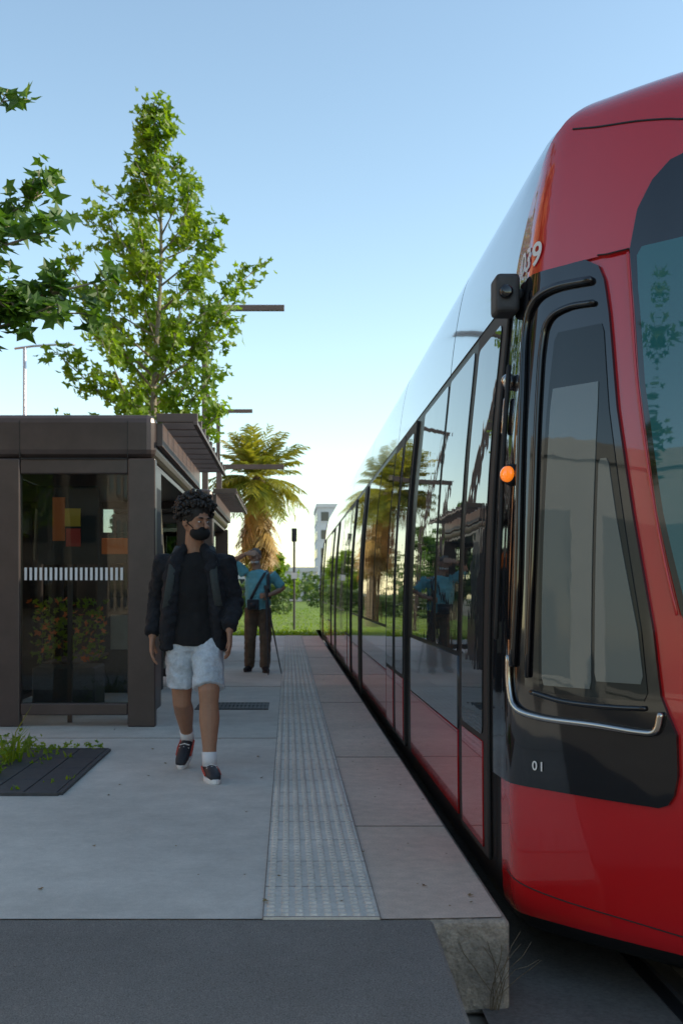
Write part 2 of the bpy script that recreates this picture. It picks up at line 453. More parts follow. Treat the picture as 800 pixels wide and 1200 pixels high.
# ------------------------------------------------------------ shelters
def shelter(Y0,Y1,name):
    e=empty(name,(-1.9,Y0,0)); xr,xl=-1.155,-2.68
    g=MB()
    g.box(xl,xr,Y0,Y1,2.335,2.72)
    g.obj('roof',['bronze'],e,bevel=.075)
    g=MB(); g.box(xl+.05,xr-.05,Y0+.05,Y1-.05,2.29,2.333); g.obj('soffit','bronze',e)
    g=MB()
    for yy in (Y0,Y1-.12):
        g.box(xr-.24,xr,yy,yy+.12,0,2.333); g.box(xl,xl+.35,yy,yy+.12,0,2.333)
        g.box(xl+.352,xr-.242,yy+.01,yy+.11,2.20,2.333); g.box(xl+.352,xr-.242,yy+.01,yy+.11,.10,.205)
    L=Y1-Y0
    for k in range(1,4): g.box(xl,xl+.06,Y0+L*k/4,Y0+L*k/4+.06,0,2.31)
    g.box(xl,xl+.06,Y0+.12,Y1-.12,.1,.16)
    g.obj('columns','bronze',e,bevel=.012)
    g=MB()
    for x in (xl+.35,xr-.24): g.box(x-.003,x+.003,Y0-.003,Y0+.02,2.34,2.66)
    g.box(xl+.352,xr-.242,Y0-.002,Y0+.02,2.326,2.337)
    g.obj('panel_seams','dark',e)
    g=MB()
    for yy in (Y0+.05,Y1-.06): g.box(xl+.345,xr-.235,yy,yy+.012,.2,2.205)
    g.box(xl+.025,xl+.035,Y0+.12,Y1-.12,.16,2.3)
    g.obj('glass_panels','glass',e)
    g=MB()
    x=xl+.38
    while x<xr-.27:
        g.box(x,x+.022,Y0+.045,Y0+.049,1.275,1.385); x+=.044
    g.obj('safety_stripes','white',e)
    g=MB()
    for k in range(4): g.box(-2.45+k*.1,-2.37+k*.1,Y0+1.4,Y1-.8,.44,.47)
    for yy in (Y0+1.6,Y1-1.1): g.box(-2.4,-2.15,yy,yy+.06,0,.44)
    g.obj('bench','bronze2',e,bevel=.006)
    g=MB(); g.box(xr-.10,xr-.02,Y0+.125,Y0+.62,.12,2.28); g.box(xr-.018,xr-.012,Y0+.18,Y0+.56,.8,2.1,1)
    g.obj('side_panel',['bronze','dark'],e,bevel=.006)
    g=MB(); n=10
    for k in range(n):
        y=Y0+.08+k*(L-.2)/(n-1); g.box(xr+.0,-.795,y,y+.05,2.66,2.735)
    g.box(-.83,-.79,Y0+.02,Y1-.02,2.625,2.658); g.box(xr-.0,xr+.05,Y0+.1,Y1-.1,2.45,2.655)
    g.box(xl+.3,xr-.1,Y0+.3,Y1-.3,2.722,2.75)
    g.obj('canopy_slats','bronze2',e,bevel=.004)
    return e
shelter(9.63,14.0,'tram_stop_shelter')
shelter(16.9,21.3,'tram_stop_shelter')
e=empty('ticket_machine',(-1.6,12.8,0)); g=MB(); g.box(-2.2,-1.5,12.8,13.3,0,1.85); g.box(-2.05,-1.65,12.79,12.798,1.1,1.5,1); g.box(-2.05,-1.65,12.79,12.798,.5,.9,2); g.box(-2.15,-1.55,12.785,12.798,1.6,1.78,3)
g.obj('cabinet',['castiron','dark','steel','orange'],e,bevel=.01)
e=empty('shelter_reflection',(-2.0,9.95,1.7)); g=MB(); g.box(-2.24,-1.70,9.95,9.98,1.42,2.12,0); g.box(-2.11,-2.0,9.935,9.948,1.63,2.02,1); g.box(-2.0,-1.86,9.935,9.948,1.76,1.92,2); g.box(-1.99,-1.86,9.935,9.948,1.58,1.74,5); g.box(-2.16,-2.115,9.935,9.948,1.55,1.80,4)  # added board, its coloured blocks stand in for a reflection in the shelter glass
g.box(-1.98,-1.94,9.95,9.98,0,1.42,3); g.obj('reflection_board',['strap','orange','yellow','bronze','dark','redreflect'],e)
def planter(x,y,nm='planter'):
    e=empty(nm,(x,y,0)); g=MB(); g.box(x-.3,x+.3,y-.3,y+.3,0,.45); g.obj('pot','castiron',e,bevel=.02)
    lf=MB(); var=[]
    for k in range(300):
        add_leaf(lf,var,Vector((x,y,.6))+Vector((U(-.34,.34),U(-.32,.32),U(-.1,.5))),.05,Vector((0,-.4,.6))+rv(.6),mi=1 if R()<.2 else 0)
    lf.obj('plants',['leaf','orange'],e,var=var)
planter(-2.15,10.9); planter(-3.2,12.0); planter(-3.3,14.3)
e=empty('metal_railing',(-3.0,14.6,0)); g=MB(); 
for k in range(30): g.tube([(-4.6+k*.1,14.5,.05),(-4.6+k*.1,14.5,1.05)],[.012,.012],6)
g.box(-4.65,-1.66,14.48,14.52,1.05,1.1); g.box(-4.65,-1.66,14.48,14.52,.08,.12)
g.obj('bars','castiron',e)

# ------------------------------------------------------------ masts, lamp, sign
def mast(x,y,h,x0,x1,name='catenary_mast',w=.09):
    e=empty(name,(x,y,0)); g=MB(); g.box(x-w,x+w,y-w,y+w,0,h-.11); g.box(x-w*1.6,x+w*1.6,y-w*1.6,y+w*1.6,0,.03)
    g.box(x0,x1,y-.05,y+.05,h-.108,h); g.obj('mast_and_arm','bronze2',e,bevel=.006)
mast(-1.62,21.6,6.72,-1.72,-.08,w=.06)
mast(-2.15,34,6.7,-2.3,-1.1,w=.06)
mast(-1.55,25.0,4.0,-1.65,-.1,w=.05)
e=empty('street_lamp',(-9.5,40,0)); g=MB()
g.tube([(-9.5,40,0),(-9.5,40,5),(-9.5,40,9.9)],[.11,.08,.06],10)
g.tube([(-9.85,40,9.86),(-9.2,40,9.95),(-8.4,40,10.0)],[.04,.04,.04],8)
g.ell((-8.05,40,10.0),(.38,.14,.055)); g.obj('pole_and_head','steel',e,smooth=True)
e=empty('sign_post',(.15,33,0)); g=MB(); g.tube([(.17,33,-.02),(.17,33,2.9)],[.035,.035],8); g.box(.09,.25,32.93,32.97,2.6,3.0,1); g.box(.08,.26,32.92,32.928,1.5,1.68,2)
g.obj('post_and_plate',['castiron','dark','white'],e)
def hedge(x0,x1,y0,y1,h,n,name='hedge'):
    lf=MB(); var=[]
    for k in range(n):
        x=U(x0,x1); f=(x-x0)/(x1-x0); hh=h*(.8+.2*math.sin(f*9)+.1*math.sin(f*31))
        add_leaf(lf,var,Vector((x,U(y0,y1),U(0,1)**.7*hh)),U(.10,.2),Vector((.3,-.6,.5))+rv(.5))
    lf.obj(name,'leaffar',var=var)
hedge(-5,.1,52,53.2,1.5,1500)
hedge(1.2,6,70,71.2,1.1,900)

# ------------------------------------------------------------ buildings
def building(name,x0,x1,y0,y1,h,floors,col,wcol=(.03,.035,.04),bay=2.6,base=-.36):
    e=empty(name,((x0+x1)/2,(y0+y1)/2,0))
    wm=mat(name+'_wall',col,.85,noise=[(.3,.1),(4,.06)]); gm=mat(name+'_window',wcol,.08,ior=1.6)
    g=MB(); g.box(x0,x1,y0,y1,base,h); g.box(x0-.15,x1+.15,y0-.15,y1+.15,h+.003,h+.5)
    g.obj('walls',wm,e)
    w=MB(); fh=h/floors
    def win(face):
        a,b=(y0,y1) if face in('x0','x1') else (x0,x1)
        n=max(1,int((b-a)/bay))
        for f in range(floors):
            for i in range(n):
                c=a+(i+.5)*(b-a)/n; z=f*fh+fh*.25; z2=z+fh*.5; hw=bay*.27
                if f==0: z=max(base+.4,0.1)
                P={'x0':(x0-.03,x0+.02),'x1':(x1-.02,x1+.03),'y0':(y0-.03,y0+.02),'y1':(y1-.02,y1+.03)}[face]
                if face[0]=='x':
                    w.box(P[0],P[1],c-hw,c+hw,z,z2,0)
                    w.box(P[0]-.06 if face=='x0' else P[1]+.002,P[0]-.002 if face=='x0' else P[1]+.06,c-hw-.1,c+hw+.1,z-.14,z-.02,1)
                else:
                    w.box(c-hw,c+hw,P[0],P[1],z,z2,0)
                    w.box(c-hw-.1,c+hw+.1,P[0]-.06 if face=='y0' else P[1]+.002,P[0]-.002 if face=='y0' else P[1]+.06,z-.14,z-.02,1)
    for f in ('x0','x1','y0','y1'): win(f)
    w.obj('windows',[gm,wm],e)
building('apartment_building',3.9,16,150,166,12.2,5,(.62,.62,.62),bay=1.9)
building('pale_hall_building',-30,-17,-7,6,5.6,1,(.42,.42,.40),wcol=(.16,.18,.18),bay=4)
building('ochre_apartment_building',-30,-18,-30,-9,11,4,(.50,.25,.12))
building('terracotta_tower_building',-28,-17,11,40,17,6,(.52,.23,.10),bay=3.2)
building('brick_building',-36,-25,44,64,9,3,(.45,.22,.12))
building('beige_building',-26,-10,-55,-42,9,3,(.48,.38,.28))
building('low_white_building',-6,3.0,118,125,3.0,1,(.6,.58,.55),bay=1.8)
g=MB(); var=[]
for k in range(200):
    x=U(-70,90); y=U(100,114); 
    if 2.9<x<12 and R()<.6: continue
    r=U(1.0,2.2); hh=U(.6,2.2) if -6<x<6 else U(1,5); cv=R()
    for q in range(36):
        d=rv(1).normalized()*r*U(.5,1); d.z*=.8
        add_leaf(g,var,Vector((x,y,hh))+d,U(.3,.6),rv(1),v=cv*.5+U(0,.5))
g.obj('distant_trees','leaffar',var=var)
make_tree('park_tree',(-1.1,62,-.3),[.8,1.5,2.4,3.2,3.6],[1.2,1.5,1.4,.8,.2],.12,36,10,.24,lm='leaf')
make_tree('park_tree',(-6.1,52,-.3),[1.5,2.5,4,5.2,6],[1.2,2.2,2.4,1.4,.2],.15,44,10,.28,lm='leafdark')

# ------------------------------------------------------------ TRAM
CX=2.2; YJ=4.7; YM=17.2
prof=np.array([(1.30,-.20,.95),(1.0,-.17,1.12),(.90,-.10,1.24),(.878,.05,1.30),(.873,.5,1.33),(.874,.95,1.31),(.886,1.4,1.28),(.912,1.85,1.245),
 (.95,2.25,1.2),(.98,2.55,1.14),(1.015,2.8,1.07),(1.06,3.0,.99),(1.12,3.1,.92),(1.25,3.165,.84),(1.5,3.20,.72),(1.85,3.215,.62),(2.2,3.22,.6)])
plan=np.array([(0,0,0),(.15,.006,.115),(.301,.02,.23),(.473,.098,.338),(.661,.19,.45),(.84,.283,.553),(1.022,.377,.655),(1.444,.62,.94),(1.75,.82,1.18),(1.90,.94,1.28),(1.98,1.0,1.30)])
def cr(P,n=12):
    out=[];idx=[]
    Q=np.vstack([2*P[0]-P[1],P,2*P[-1]-P[-2]])
    for i in range(len(P)-1):
        p0,p1,p2,p3=Q[i],Q[i+1],Q[i+2],Q[i+3]
        for k in range(n):
            t=k/n; out.append(.5*((2*p1)+(-p0+p2)*t+(2*p0-5*p1+4*p2-p3)*t*t+(-p0+3*p1-3*p2+p3)*t**3)); idx.append(i+t)
    out.append(P[-1]); idx.append(len(P)-1.); return np.array(out),np.array(idx)
PD,PQ=cr(prof); LD,LQ=cr(plan)
def Qz(z): return float(np.interp(z,PD[:,1],PQ))
def Sf(p,q):
    xs=np.interp(q,PQ,PD[:,0]); z=np.interp(q,PQ,PD[:,1]); L=np.interp(q,PQ,PD[:,2])
    if p<=0: return Vector((xs,YJ-p,z))
    u=1-np.interp(p,LD[:,0],LD[:,1]); v=np.interp(p,LD[:,0],LD[:,2])
    return Vector((CX-u*(CX-xs),YJ-v*L,z))
def Nf(p,q):
    e=.04; q0=max(0,q-e);q1=min(16,q+e)
    p0,p1=p-e,min(p+e,1.98)
    a=Sf(p1,q)-Sf(p0,q); b=Sf(p,q1)-Sf(p,q0)
    n=b.cross(a)
    if n.length<1e-9:
        return Vector((0,0,1))
    n.normalize()
    if n.dot(Sf(p,q)-Vector((CX,max(YJ,Sf(p,q).y)+.3,1.2)))<0: n=-n
    return n
def Sz(p,z,off=0):
    q=Qz(z); return Sf(p,q)+Nf(p,q)*off
tram=empty('red_tram',(CX,YM,0))
def mirrors(vs,fs,ym=True):
    yield vs,fs
    yield [(2*CX-v[0],v[1],v[2]) for v in vs],[f[::-1] for f in fs]
    if ym:
        yield [(v[0],2*YM-v[1],v[2]) for v in vs],[f[::-1] for f in fs]
        yield [(2*CX-v[0],2*YM-v[1],v[2]) for v in vs],fs
qs=sorted(set(list(np.linspace(0,3,8))+list(np.linspace(3,9,20))+list(np.linspace(9,16,26))))
ps=[-12.5,-9,-6,-3,-1,-.3,0]+[.03,.06,.11]+list(np.linspace(.14,1.98,50))
sh=MB(); vs=[];fr=[];fb=[]
for p_ in ps:
    for q_ in qs: vs.append(tuple(Sf(p_,q_)))
nq=len(qs)
zq25=Qz(2.46)
for i in range(len(ps)-1):
    for j in range(nq-1):
        f=(i*nq+j,i*nq+j+1,(i+1)*nq+j+1,(i+1)*nq+j)
        if ps[i]>=.109 and qs[j]>=Qz(-.12) and qs[j]<zq25: fr.append(f)
        else: fb.append(f)
for (v2,f2) in mirrors(vs,fr): sh.add(v2,f2,0)
k=0
for (v2,f2) in mirrors(vs,fb):
    o=k*len(vs); k+=1
    for f in f2: sh.f.append([i+o for i in f]); sh.m.append(1)
o=sh.obj('body_shell',['red','satin'],tram,smooth=True)
wm=o.modifiers.new('w','WELD'); wm.merge_threshold=.0005

def patch(mb,tab,off=.006,nz=24,npc=24,mi=0,ym=False,rim=.012):
    zs=[t[0] for t in tab]; pl=[t[1] for t in tab]; pr=[t[2] for t in tab]
    rows=sorted(set(list(np.linspace(Qz(zs[0]),Qz(zs[-1]),nz))+[Qz(z) for z in zs]))
    ql=[Qz(z) for z in zs]; vs=[];fs=[]
    for q in rows:
        a=np.interp(q,ql,pl); b=np.interp(q,ql,pr)
        for k in range(npc+1):
            p=a+(b-a)*k/npc
            vs.append(tuple(Sf(p,q)+Nf(p,q)*off))
    n=len(rows); w=npc+1
    for i in range(n-1):
        for k in range(npc): fs.append((i*w+k,i*w+k+1,(i+1)*w+k+1,(i+1)*w+k))
    for (v2,f2) in mirrors(vs,fs,ym): mb.add(v2,f2,mi)
    ring=[(0,k) for k in range(w)]+[(i,w-1) for i in range(1,n)]+[(n-1,k) for k in range(w-2,-1,-1)]+[(i,0) for i in range(n-2,0,-1)]
    rvs=[]; rfs=[]; m=len(ring)
    for (i,k) in ring:
        q=rows[i]; a=np.interp(q,ql,pl); b=np.interp(q,ql,pr); p=a+(b-a)*k/npc
        nn=Nf(p,q); rvs.append(tuple(Sf(p,q)+nn*off)); rvs.append(tuple(Sf(p,q)+nn*(off-rim)))
    for r in range(m):
        r2=(r+1)%m; rfs.append((2*r,2*r+1,2*r2+1,2*r2))
    for (v2,f2) in mirrors(rvs,rfs,ym): mb.add(v2,f2,mi)
def rect(y0,y1,z0,z1,r=.0):
    tab=[]; zz=[z0,z1]
    if r>0: zz=[z0,z0+r*.1,z0+r*.3,z0+r*.6,z0+r,z1-r,z1-r*.6,z1-r*.3,z1-r*.1,z1]
    for z in zz:
        dz=min(z-z0,z1-z); d=0
        if r>0 and dz<r: d=r-math.sqrt(max(0,r*r-(r-dz)**2))
        tab.append((z,YJ-y1+d,YJ-y0-d))
    return tab
wins=[(5.72,6.56),(6.66,7.80),(9.95,11.38),(11.48,12.95),(13.85,15.15),(17.05,18.58),(18.7,20.15),(21.1,22.35),(24.25,26),(26.1,27.75)]
doors=[(4.78,5.52),(8.18,8.92),(8.97,9.71),(15.35,16.08),(16.13,16.87),(22.55,23.28),(23.33,24.07),(28.0,28.7)]
segs=[(5.70,7.88),(9.87,13.1),(13.75,15.22),(16.95,20.3),(21.0,22.45),(24.15,27.85)]
roofs=[(4.86,6.6),(6.625,9.75),(9.775,13.40),(13.425,16.9),(16.925,20.65),(20.675,24.1),(24.125,28.9)]
G=MB()
for a,b in wins: patch(G,rect(a,b,.88,2.42,.03),.006,12,2)
G.obj('side_windows','tglass',tram,smooth=True)
G=MB()
for a,b in segs: patch(G,rect(a,b,.485,.855,0),.008,4,2)
G.obj('silver_side_panels','grey',tram,smooth=True)
G=MB()
for a,b in segs: patch(G,rect(a,b,.045,.475,0),.008,4,2)
G.obj('red_skirt_panels','red',tram,smooth=True)
G=MB()
for a,b in roofs[1:]: patch(G,rect(a,b,2.475,3.2,0),.006,22,2)
a,b=roofs[0]
patch(G,[(2.475,YJ-b,-.05),(2.6,YJ-b,-.005),(2.9,YJ-b,.175),(3.05,YJ-b,.295),(3.2,YJ-b,.40)],.006,22,10)
G.obj('roof_panels','roofgrey',tram,smooth=True)
G=MB()
for a,b in doors: patch(G,rect(a,b,.04,2.44,.02),.020,16,2,rim=.03)
G.obj('door_frames','dark',tram,smooth=True)
G=MB()
for a,b in doors: patch(G,rect(a+.085,b-.085,.56,2.36,.04),.026,16,2,rim=.012)
G.obj('door_glass','tglass',tram,smooth=True)
G=MB()
for a,b in doors: patch(G,rect(a+.085,b-.085,.07,.53,.0),.026,5,2,rim=.012)
G.obj('door_lower_panels','red',tram,smooth=True)
G=MB()
for a,b in ((13.18,13.68),(20.42,20.92)):
    for k in range(6):
        y=a+k*(b-a)/6; patch(G,rect(y+.01,y+.06,-.05,2.42,0),.02,16,1,rim=.03)
G.obj('bellows','dark',tram)
G=MB()
patch(G,[(2.455,-.035,1.98),(2.6,.01,1.98),(2.9,.19,1.98),(3.05,.31,1.98),(3.2,.42,1.98),(3.219,.46,1.98)],.013,34,44,ym=True,rim=.02)
G.obj('nose_top_cowl','red',tram,smooth=True)
G=MB()
patch(G,[(.43,.0,.93),(.445,.0,.965),(.48,.0,.985),(.55,.0,.998),(.69,.0,.995),(.76,.0,.965),(.82,.0,.94),(1.05,.0,.91),(1.48,.0,.82),(1.86,.0,.745),(2.23,.0,.685),(2.36,.02,.655),(2.42,.05,.625),(2.455,.10,.56)],.016,40,40,ym=True,rim=.02)
G.obj('cab_side_mask','black',tram,smooth=True)
G=MB()
patch(G,[(.80,.45,.875),(.83,.435,.89),(1.05,.43,.865),(1.48,.43,.785),(1.86,.43,.715),(2.16,.44,.672),(2.19,.455,.66)],.020,24,16,ym=True,rim=.01)
G.obj('cab_side_window_glass','darkglass',tram,smooth=True)
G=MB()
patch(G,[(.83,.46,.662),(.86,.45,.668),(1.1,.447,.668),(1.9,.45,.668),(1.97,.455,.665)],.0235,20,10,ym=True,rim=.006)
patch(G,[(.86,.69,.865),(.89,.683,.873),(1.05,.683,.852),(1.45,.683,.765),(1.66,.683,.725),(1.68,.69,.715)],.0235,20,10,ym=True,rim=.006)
G.obj('cab_side_reflection_panes','cabreflect',tram,smooth=True)  # lighter panes paint a bright reflection onto the cab window
G=MB()
WL=[(.86,1.40,1.98),(.90,1.27,1.98),(.96,1.14,1.98),(1.05,1.05,1.98),(1.11,1.015,1.98),(1.47,.925,1.98),(1.94,.835,1.98),(2.3,.785,1.98),(2.45,.765,1.98),(2.60,.79,1.98),(2.70,.85,1.98),(2.76,.93,1.98),(2.79,1.08,1.98)]
patch(G,WL,.017,40,40,ym=True,rim=.01)
G.obj('windscreen_surround','black',tram,smooth=True)
G=MB()
W2=[(.90,1.45,1.98),(.95,1.22,1.98),(1.05,1.08,1.98),(1.11,1.04,1.98),(1.47,.95,1.98),(1.94,.86,1.98),(2.3,.81,1.98),(2.42,.80,1.98),(2.45,.82,1.98)]
patch(G,W2,.021,40,40,ym=True,rim=.01)
G.obj('windscreen','wind',tram,smooth=True)
def stube(mb,path,r,off,seg=8,mi=0,ym=True):
    pts=[]
    P=np.array(path); D,_=cr(P,6)
    for (p_,z_) in D: pts.append(Sz(p_,z_,off))
    t=MB(); t.tube(pts,[r]*len(pts),seg,ref=(.3,.2,.9))
    for (v2,f2) in mirrors(t.v,t.f,ym): mb.add(v2,f2,mi)
G=MB()
stube(G,[(.29,.93),(.295,.82),(.33,.735),(.45,.705),(.68,.70),(.86,.69),(.925,.70),(.945,.76)],.013,.028)
G.obj('chrome_window_rail','chrome',tram,smooth=True)
G=MB()
stube(G,[(.315,.90),(.33,1.3),(.31,1.9),(.285,2.22),(.32,2.33),(.42,2.37),(.60,2.365)],.016,.026)
stube(G,[(.385,.86),(.40,1.4),(.39,1.9),(.385,2.15),(.41,2.25),(.50,2.28),(.62,2.275)],.011,.026)
stube(G,[(.40,.80),(.55,.775),(.75,.77),(.88,.775)],.010,.022)
G.obj('window_surround_trim','black',tram,smooth=True)
G=MB()
stube(G,[(.22,1.0),(.235,1.4),(.22,1.9),(.20,2.1)],.010,.05)
stube(G,[(.40,3.02),(.55,2.99),(.75,2.96),(.9,2.93),(1.05,2.90),(1.5,2.88),(1.97,2.88)],.004,.014)
stube(G,[(.62,2.46),(.66,2.455),(.70,2.455),(.76,2.455)],.003,.016)
stube(G,[(-.02,.055),(-.02,1.0),(-.02,2.0),(-.02,2.42)],.010,.02)
stube(G,[(.20,.06),(.45,.02),(.8,.0),(1.2,-.02),(1.9,-.03)],.0025,.001)
G.obj('handle_and_seams','dark',tram,smooth=True)
G=MB()
stube(G,[(1.0,1.11),(.915,1.47),(.825,1.94),(.775,2.3),(.757,2.44)],.006,.016)
G.obj('pillar_edge_moulding','red',tram,smooth=True)
G=MB()
c=Sz(.265,1.655,.030); nrm=(Nf(.265,Qz(1.655))+Vector((0,-.6,0))).normalized()
def disc(mb,c,n,r,h,mi):
    mb.tube([c-n*.015,c+n*h],[r,r*.85],16,ref=(0,0,1),mi=mi,cap=.3)
disc(G,c,nrm,.046,.012,1); disc(G,c+nrm*.014,nrm,.036,.014,0)
G.obj('side_indicator_lamp',['amber','dark'],tram,smooth=True)
G=MB()
G.box(.845,.945,4.52,4.66,2.33,2.49); G.box(.94,1.0,4.56,4.62,2.39,2.44)
G.obj('side_camera_pod','castiron',tram,bevel=.02)
G=MB(); G.tube([(.885,4.515,2.41),(.885,4.50,2.41)],[.03,.025],14,ref=(0,0,1),cap=.2); G.obj('camera_lens','black',tram,smooth=True)
G=MB()
G.tube([Sz(.12,1.84,.03),Sz(.12,1.98,.03)],[.012,.012],8); G.tube([Sz(.15,2.03,.025),Sz(.15,2.06,.04)],[.03,.03],10)
G.obj('door_controls','chrome',tram,smooth=True)
def label(txt,p_,z_,size,m,off):
    for i,ch in enumerate(txt):
        pp=p_+(i-(len(txt)-1)/2)*size*.62
        cu=bpy.data.curves.new('digit','FONT'); cu.body=ch; cu.size=size; cu.extrude=.0005; cu.offset=size*.015; cu.materials.append(M[m]); cu.align_x='CENTER'
        o=bpy.data.objects.new('fleet_number_digit',cu); SC.collection.objects.link(o)
        n=Nf(pp,Qz(z_)); c=Sz(pp,z_,off); up=Vector((0,0,1)); up=(up-n*up.dot(n)).normalized(); x=up.cross(n)
        mt=Matrix((x,up,n)).transposed().to_4x4(); mt.translation=c; o.matrix_world=mt
        bpy.context.view_layer.update()
        o.parent=tram; o.matrix_parent_inverse=Matrix.Translation(-Vector(tram.location)); 
label('039',.22,2.49,.135,'white',.017)
label('01',.43,.50,.05,'white',.020)
G=MB()
for yc in (6.2,8.0,14.8,16.6,24.5,26.3):
    for xx in (1.42,2.86):
        G.tube([(xx,yc,-.02),(xx+.12,yc,-.02)],[.29,.29],24,ref=(0,0,1),cap=.05)
G.box(1.35,3.05,4.6,29.8,-.1,.1)
G.obj('bogies_and_wheels','dark',tram,smooth=False)

# ------------------------------------------------------------ PEOPLE
def hand(mb,w,d,wd,n,curl=.35,sc=1.):
    w=Vector(w);d=Vector(d).normalized();wd=Vector(wd);wd=(wd-d*wd.dot(d)).normalized();n0=d.cross(wd)
    n=n0 if n0.dot(Vector(n))>0 else -n0
    mb.tube([w,w+d*.045*sc,w+d*.09*sc],[(.027*sc,.019*sc),(.040*sc,.017*sc),(.040*sc,.014*sc)],12,ref=wd,cap=.4)
    for k,(o,l) in enumerate(((-.033,.92),(-.011,1.02),(.011,.95),(.032,.75))):
        p=w+d*.085*sc+wd*o*sc; dd=(d+wd*o*3).normalized(); pts=[p]
        for j,s in enumerate((.042,.027,.022)):
            c=curl*(j+.6); v=(dd*math.cos(c)+n*math.sin(c)); p=p+v*s*l*sc; pts.append(p)
        mb.tube(pts,[.0095*sc,.009*sc,.008*sc,.007*sc],8,ref=wd,cap=.7)
    p=w+d*.028*sc-wd*.030*sc; v=(d*.65-wd*.65+n*.35).normalized()
    mb.tube([p,p+v*.04*sc,p+v*.04*sc+(d*.9-wd*.2+n*.3).normalized()*.032*sc],[.014*sc,.011*sc,.009*sc],8,ref=n,cap=.7)
def remesh(o,vox,smooth=4,disp=None):
    r=o.modifiers.new('remesh','REMESH'); r.mode='VOXEL'; r.voxel_size=vox; r.use_smooth_shade=True
    s=o.modifiers.new('smooth','SMOOTH'); s.iterations=smooth; s.factor=.5
    if disp:
        tx=bpy.data.textures.new(o.name+'_folds','CLOUDS'); tx.noise_scale=disp[0]; tx.noise_depth=2
        dm=o.modifiers.new('folds','DISPLACE'); dm.texture=tx; dm.strength=disp[1]; dm.mid_level=.5; dm.texture_coords='LOCAL'
def head_parts(T,body):
    rot=T.to_3x3()
    def E(c,r,mb=body,mi=0,nu=16,nv=10): mb.ell(T@Vector(c),r,mi,nu,nv,rot)
    E((0,.008,.02),(.074,.093,.100)); E((0,-.028,-.045),(.056,.058,.062)); E((0,-.045,-.075),(.033,.035,.028))
    E((0,-.07,.028),(.052,.02,.012)); E((-.035,-.062,-.03),(.022,.02,.02)); E((.035,-.062,-.03),(.022,.02,.02))
    body.tube([T@Vector((0,-.082,.02)),T@Vector((0,-.097,-.005)),T@Vector((0,-.106,-.022))],[.008,.010,.015],8,cap=.8)
    for s in (-1,1): E((s*.076,.01,-.005),(.010,.02,.030))
    E((0,-.083,-.048),(.024,.011,.006)); E((0,-.081,-.058),(.020,.011,.007))
def eyes(T,e,nm):
    g=MB(); rot=T.to_3x3()
    for s in (-1,1):
        g.ell(T@Vector((s*.031,-.0775,.006)),(.0125,.010,.0055),0,10,8,rot); g.ell(T@Vector((s*.031,-.0865,.006)),(.0055,.003,.005),1,8,6,rot)
        g.ell(T@Vector((s*.031,-.088,.030)),(.020,.006,.005),2,8,6,rot)
    g.obj(nm,['eye','iris','hair'],e,smooth=True)
def shoe(e,ank,ang,nm,upper='shoe',sc=1.0,pitch=0.,zb=0):
    Rz=Matrix.Rotation(ang,4,'Z')@Matrix.Rotation(pitch,4,'X'); A=Matrix.Translation(Vector((ank[0],ank[1],zb)))@Rz
    g=MB(); P=lambda x,y,z: A@Vector((x*sc,y*sc,z*sc))
    g.tube([P(0,.06,.055),P(0,.0,.055),P(0,-.07,.05),P(0,-.14,.042),P(0,-.19,.035)],[(.036,.045),(.04,.05),(.044,.04),(.045,.03),(.034,.02)],14,ref=Rz.to_3x3()@Vector((1,0,0)),cap=.6)
    g.tube([P(0,.02,.06),P(0,.025,.115)],[(.038,.048),(.034,.042)],12,cap=.1)
    g.obj(nm+'_upper',upper,e,smooth=True)
    g=MB(); n=24; vs=[]
    for z,k in ((0,.96),(.006,1),(.026,1),(.030,.97)):
        for i in range(n):
            a=2*math.pi*i/n; y=-.065+.148*math.sin(a)*k; wd=(.047 if y<-.05 else .041)
            vs.append(P(wd*math.cos(a)*k,y,z))
    fs=[tuple(range(n))[::-1],tuple(range(3*n,4*n))]
    for r in range(3):
        for i in range(n): fs.append((r*n+i,r*n+(i+1)%n,(r+1)*n+(i+1)%n,(r+1)*n+i))
    g.add(vs,fs); g.obj(nm+'_sole','white' if upper=='shoe' else 'dark',e)
    g=MB()
    if upper=='shoe':
        for j in range(4): g.tube([P(-.03,-.05-.022*j,.083-.009*j),P(0,-.052-.022*j,.094-.01*j),P(.03,-.05-.022*j,.083-.009*j)],[.004]*3,5)
        for s in (-1,1): g.tube([P(s*.044,-.10,.04),P(s*.046,-.04,.058),P(s*.042,.03,.07)],[.008,.008,.006],6,mi=1)
        g.obj(nm+'_laces',['white','shoered'],e)

# ---- man 1 (walking)
X0,Y0=-.615,7.26
man=empty('walking_man',(X0,Y0,0))
W=lambda x,y,z: Vector((X0+x,Y0+y,z))
body=MB()
T=Matrix.Translation(W(.015,-.055,1.635))@Matrix.Rotation(math.radians(42),4,'Z')@Matrix.Rotation(math.radians(8),4,'X')@Matrix.Scale(1.08,4)
head_parts(T,body)
body.tube([W(0,.01,1.40),W(0,0,1.48),W(.006,-.025,1.57)],[.070,.063,.060],14)
body.tube([W(0,0,.92),W(0,0,1.05),W(0,-.01,1.25),W(0,0,1.38)],[(.15,.10),(.13,.09),(.155,.10),(.15,.085)],16)
arms={'a':[W(-.185,.0,1.39),W(-.250,.10,1.13),W(-.272,-.02,.885)],'b':[W(.185,0,1.39),W(.256,.0,1.12),W(.240,-.19,.93)]}
for k,pp in arms.items():
    body.tube([pp[0],pp[0].lerp(pp[1],.4),pp[1],pp[1].lerp(pp[2],.3),pp[2]],[.055,.048,.038,.038,.026],12)
hand(body,arms['a'][2]+Vector((0,0,-.01)),(-.02,-.25,-1),(0,-1,0),(1,0,0),.32)
hand(body,arms['b'][2]+Vector((0,0,-.01)),(.05,-.35,-1),(0,-1,0),(-1,0,0),.32)
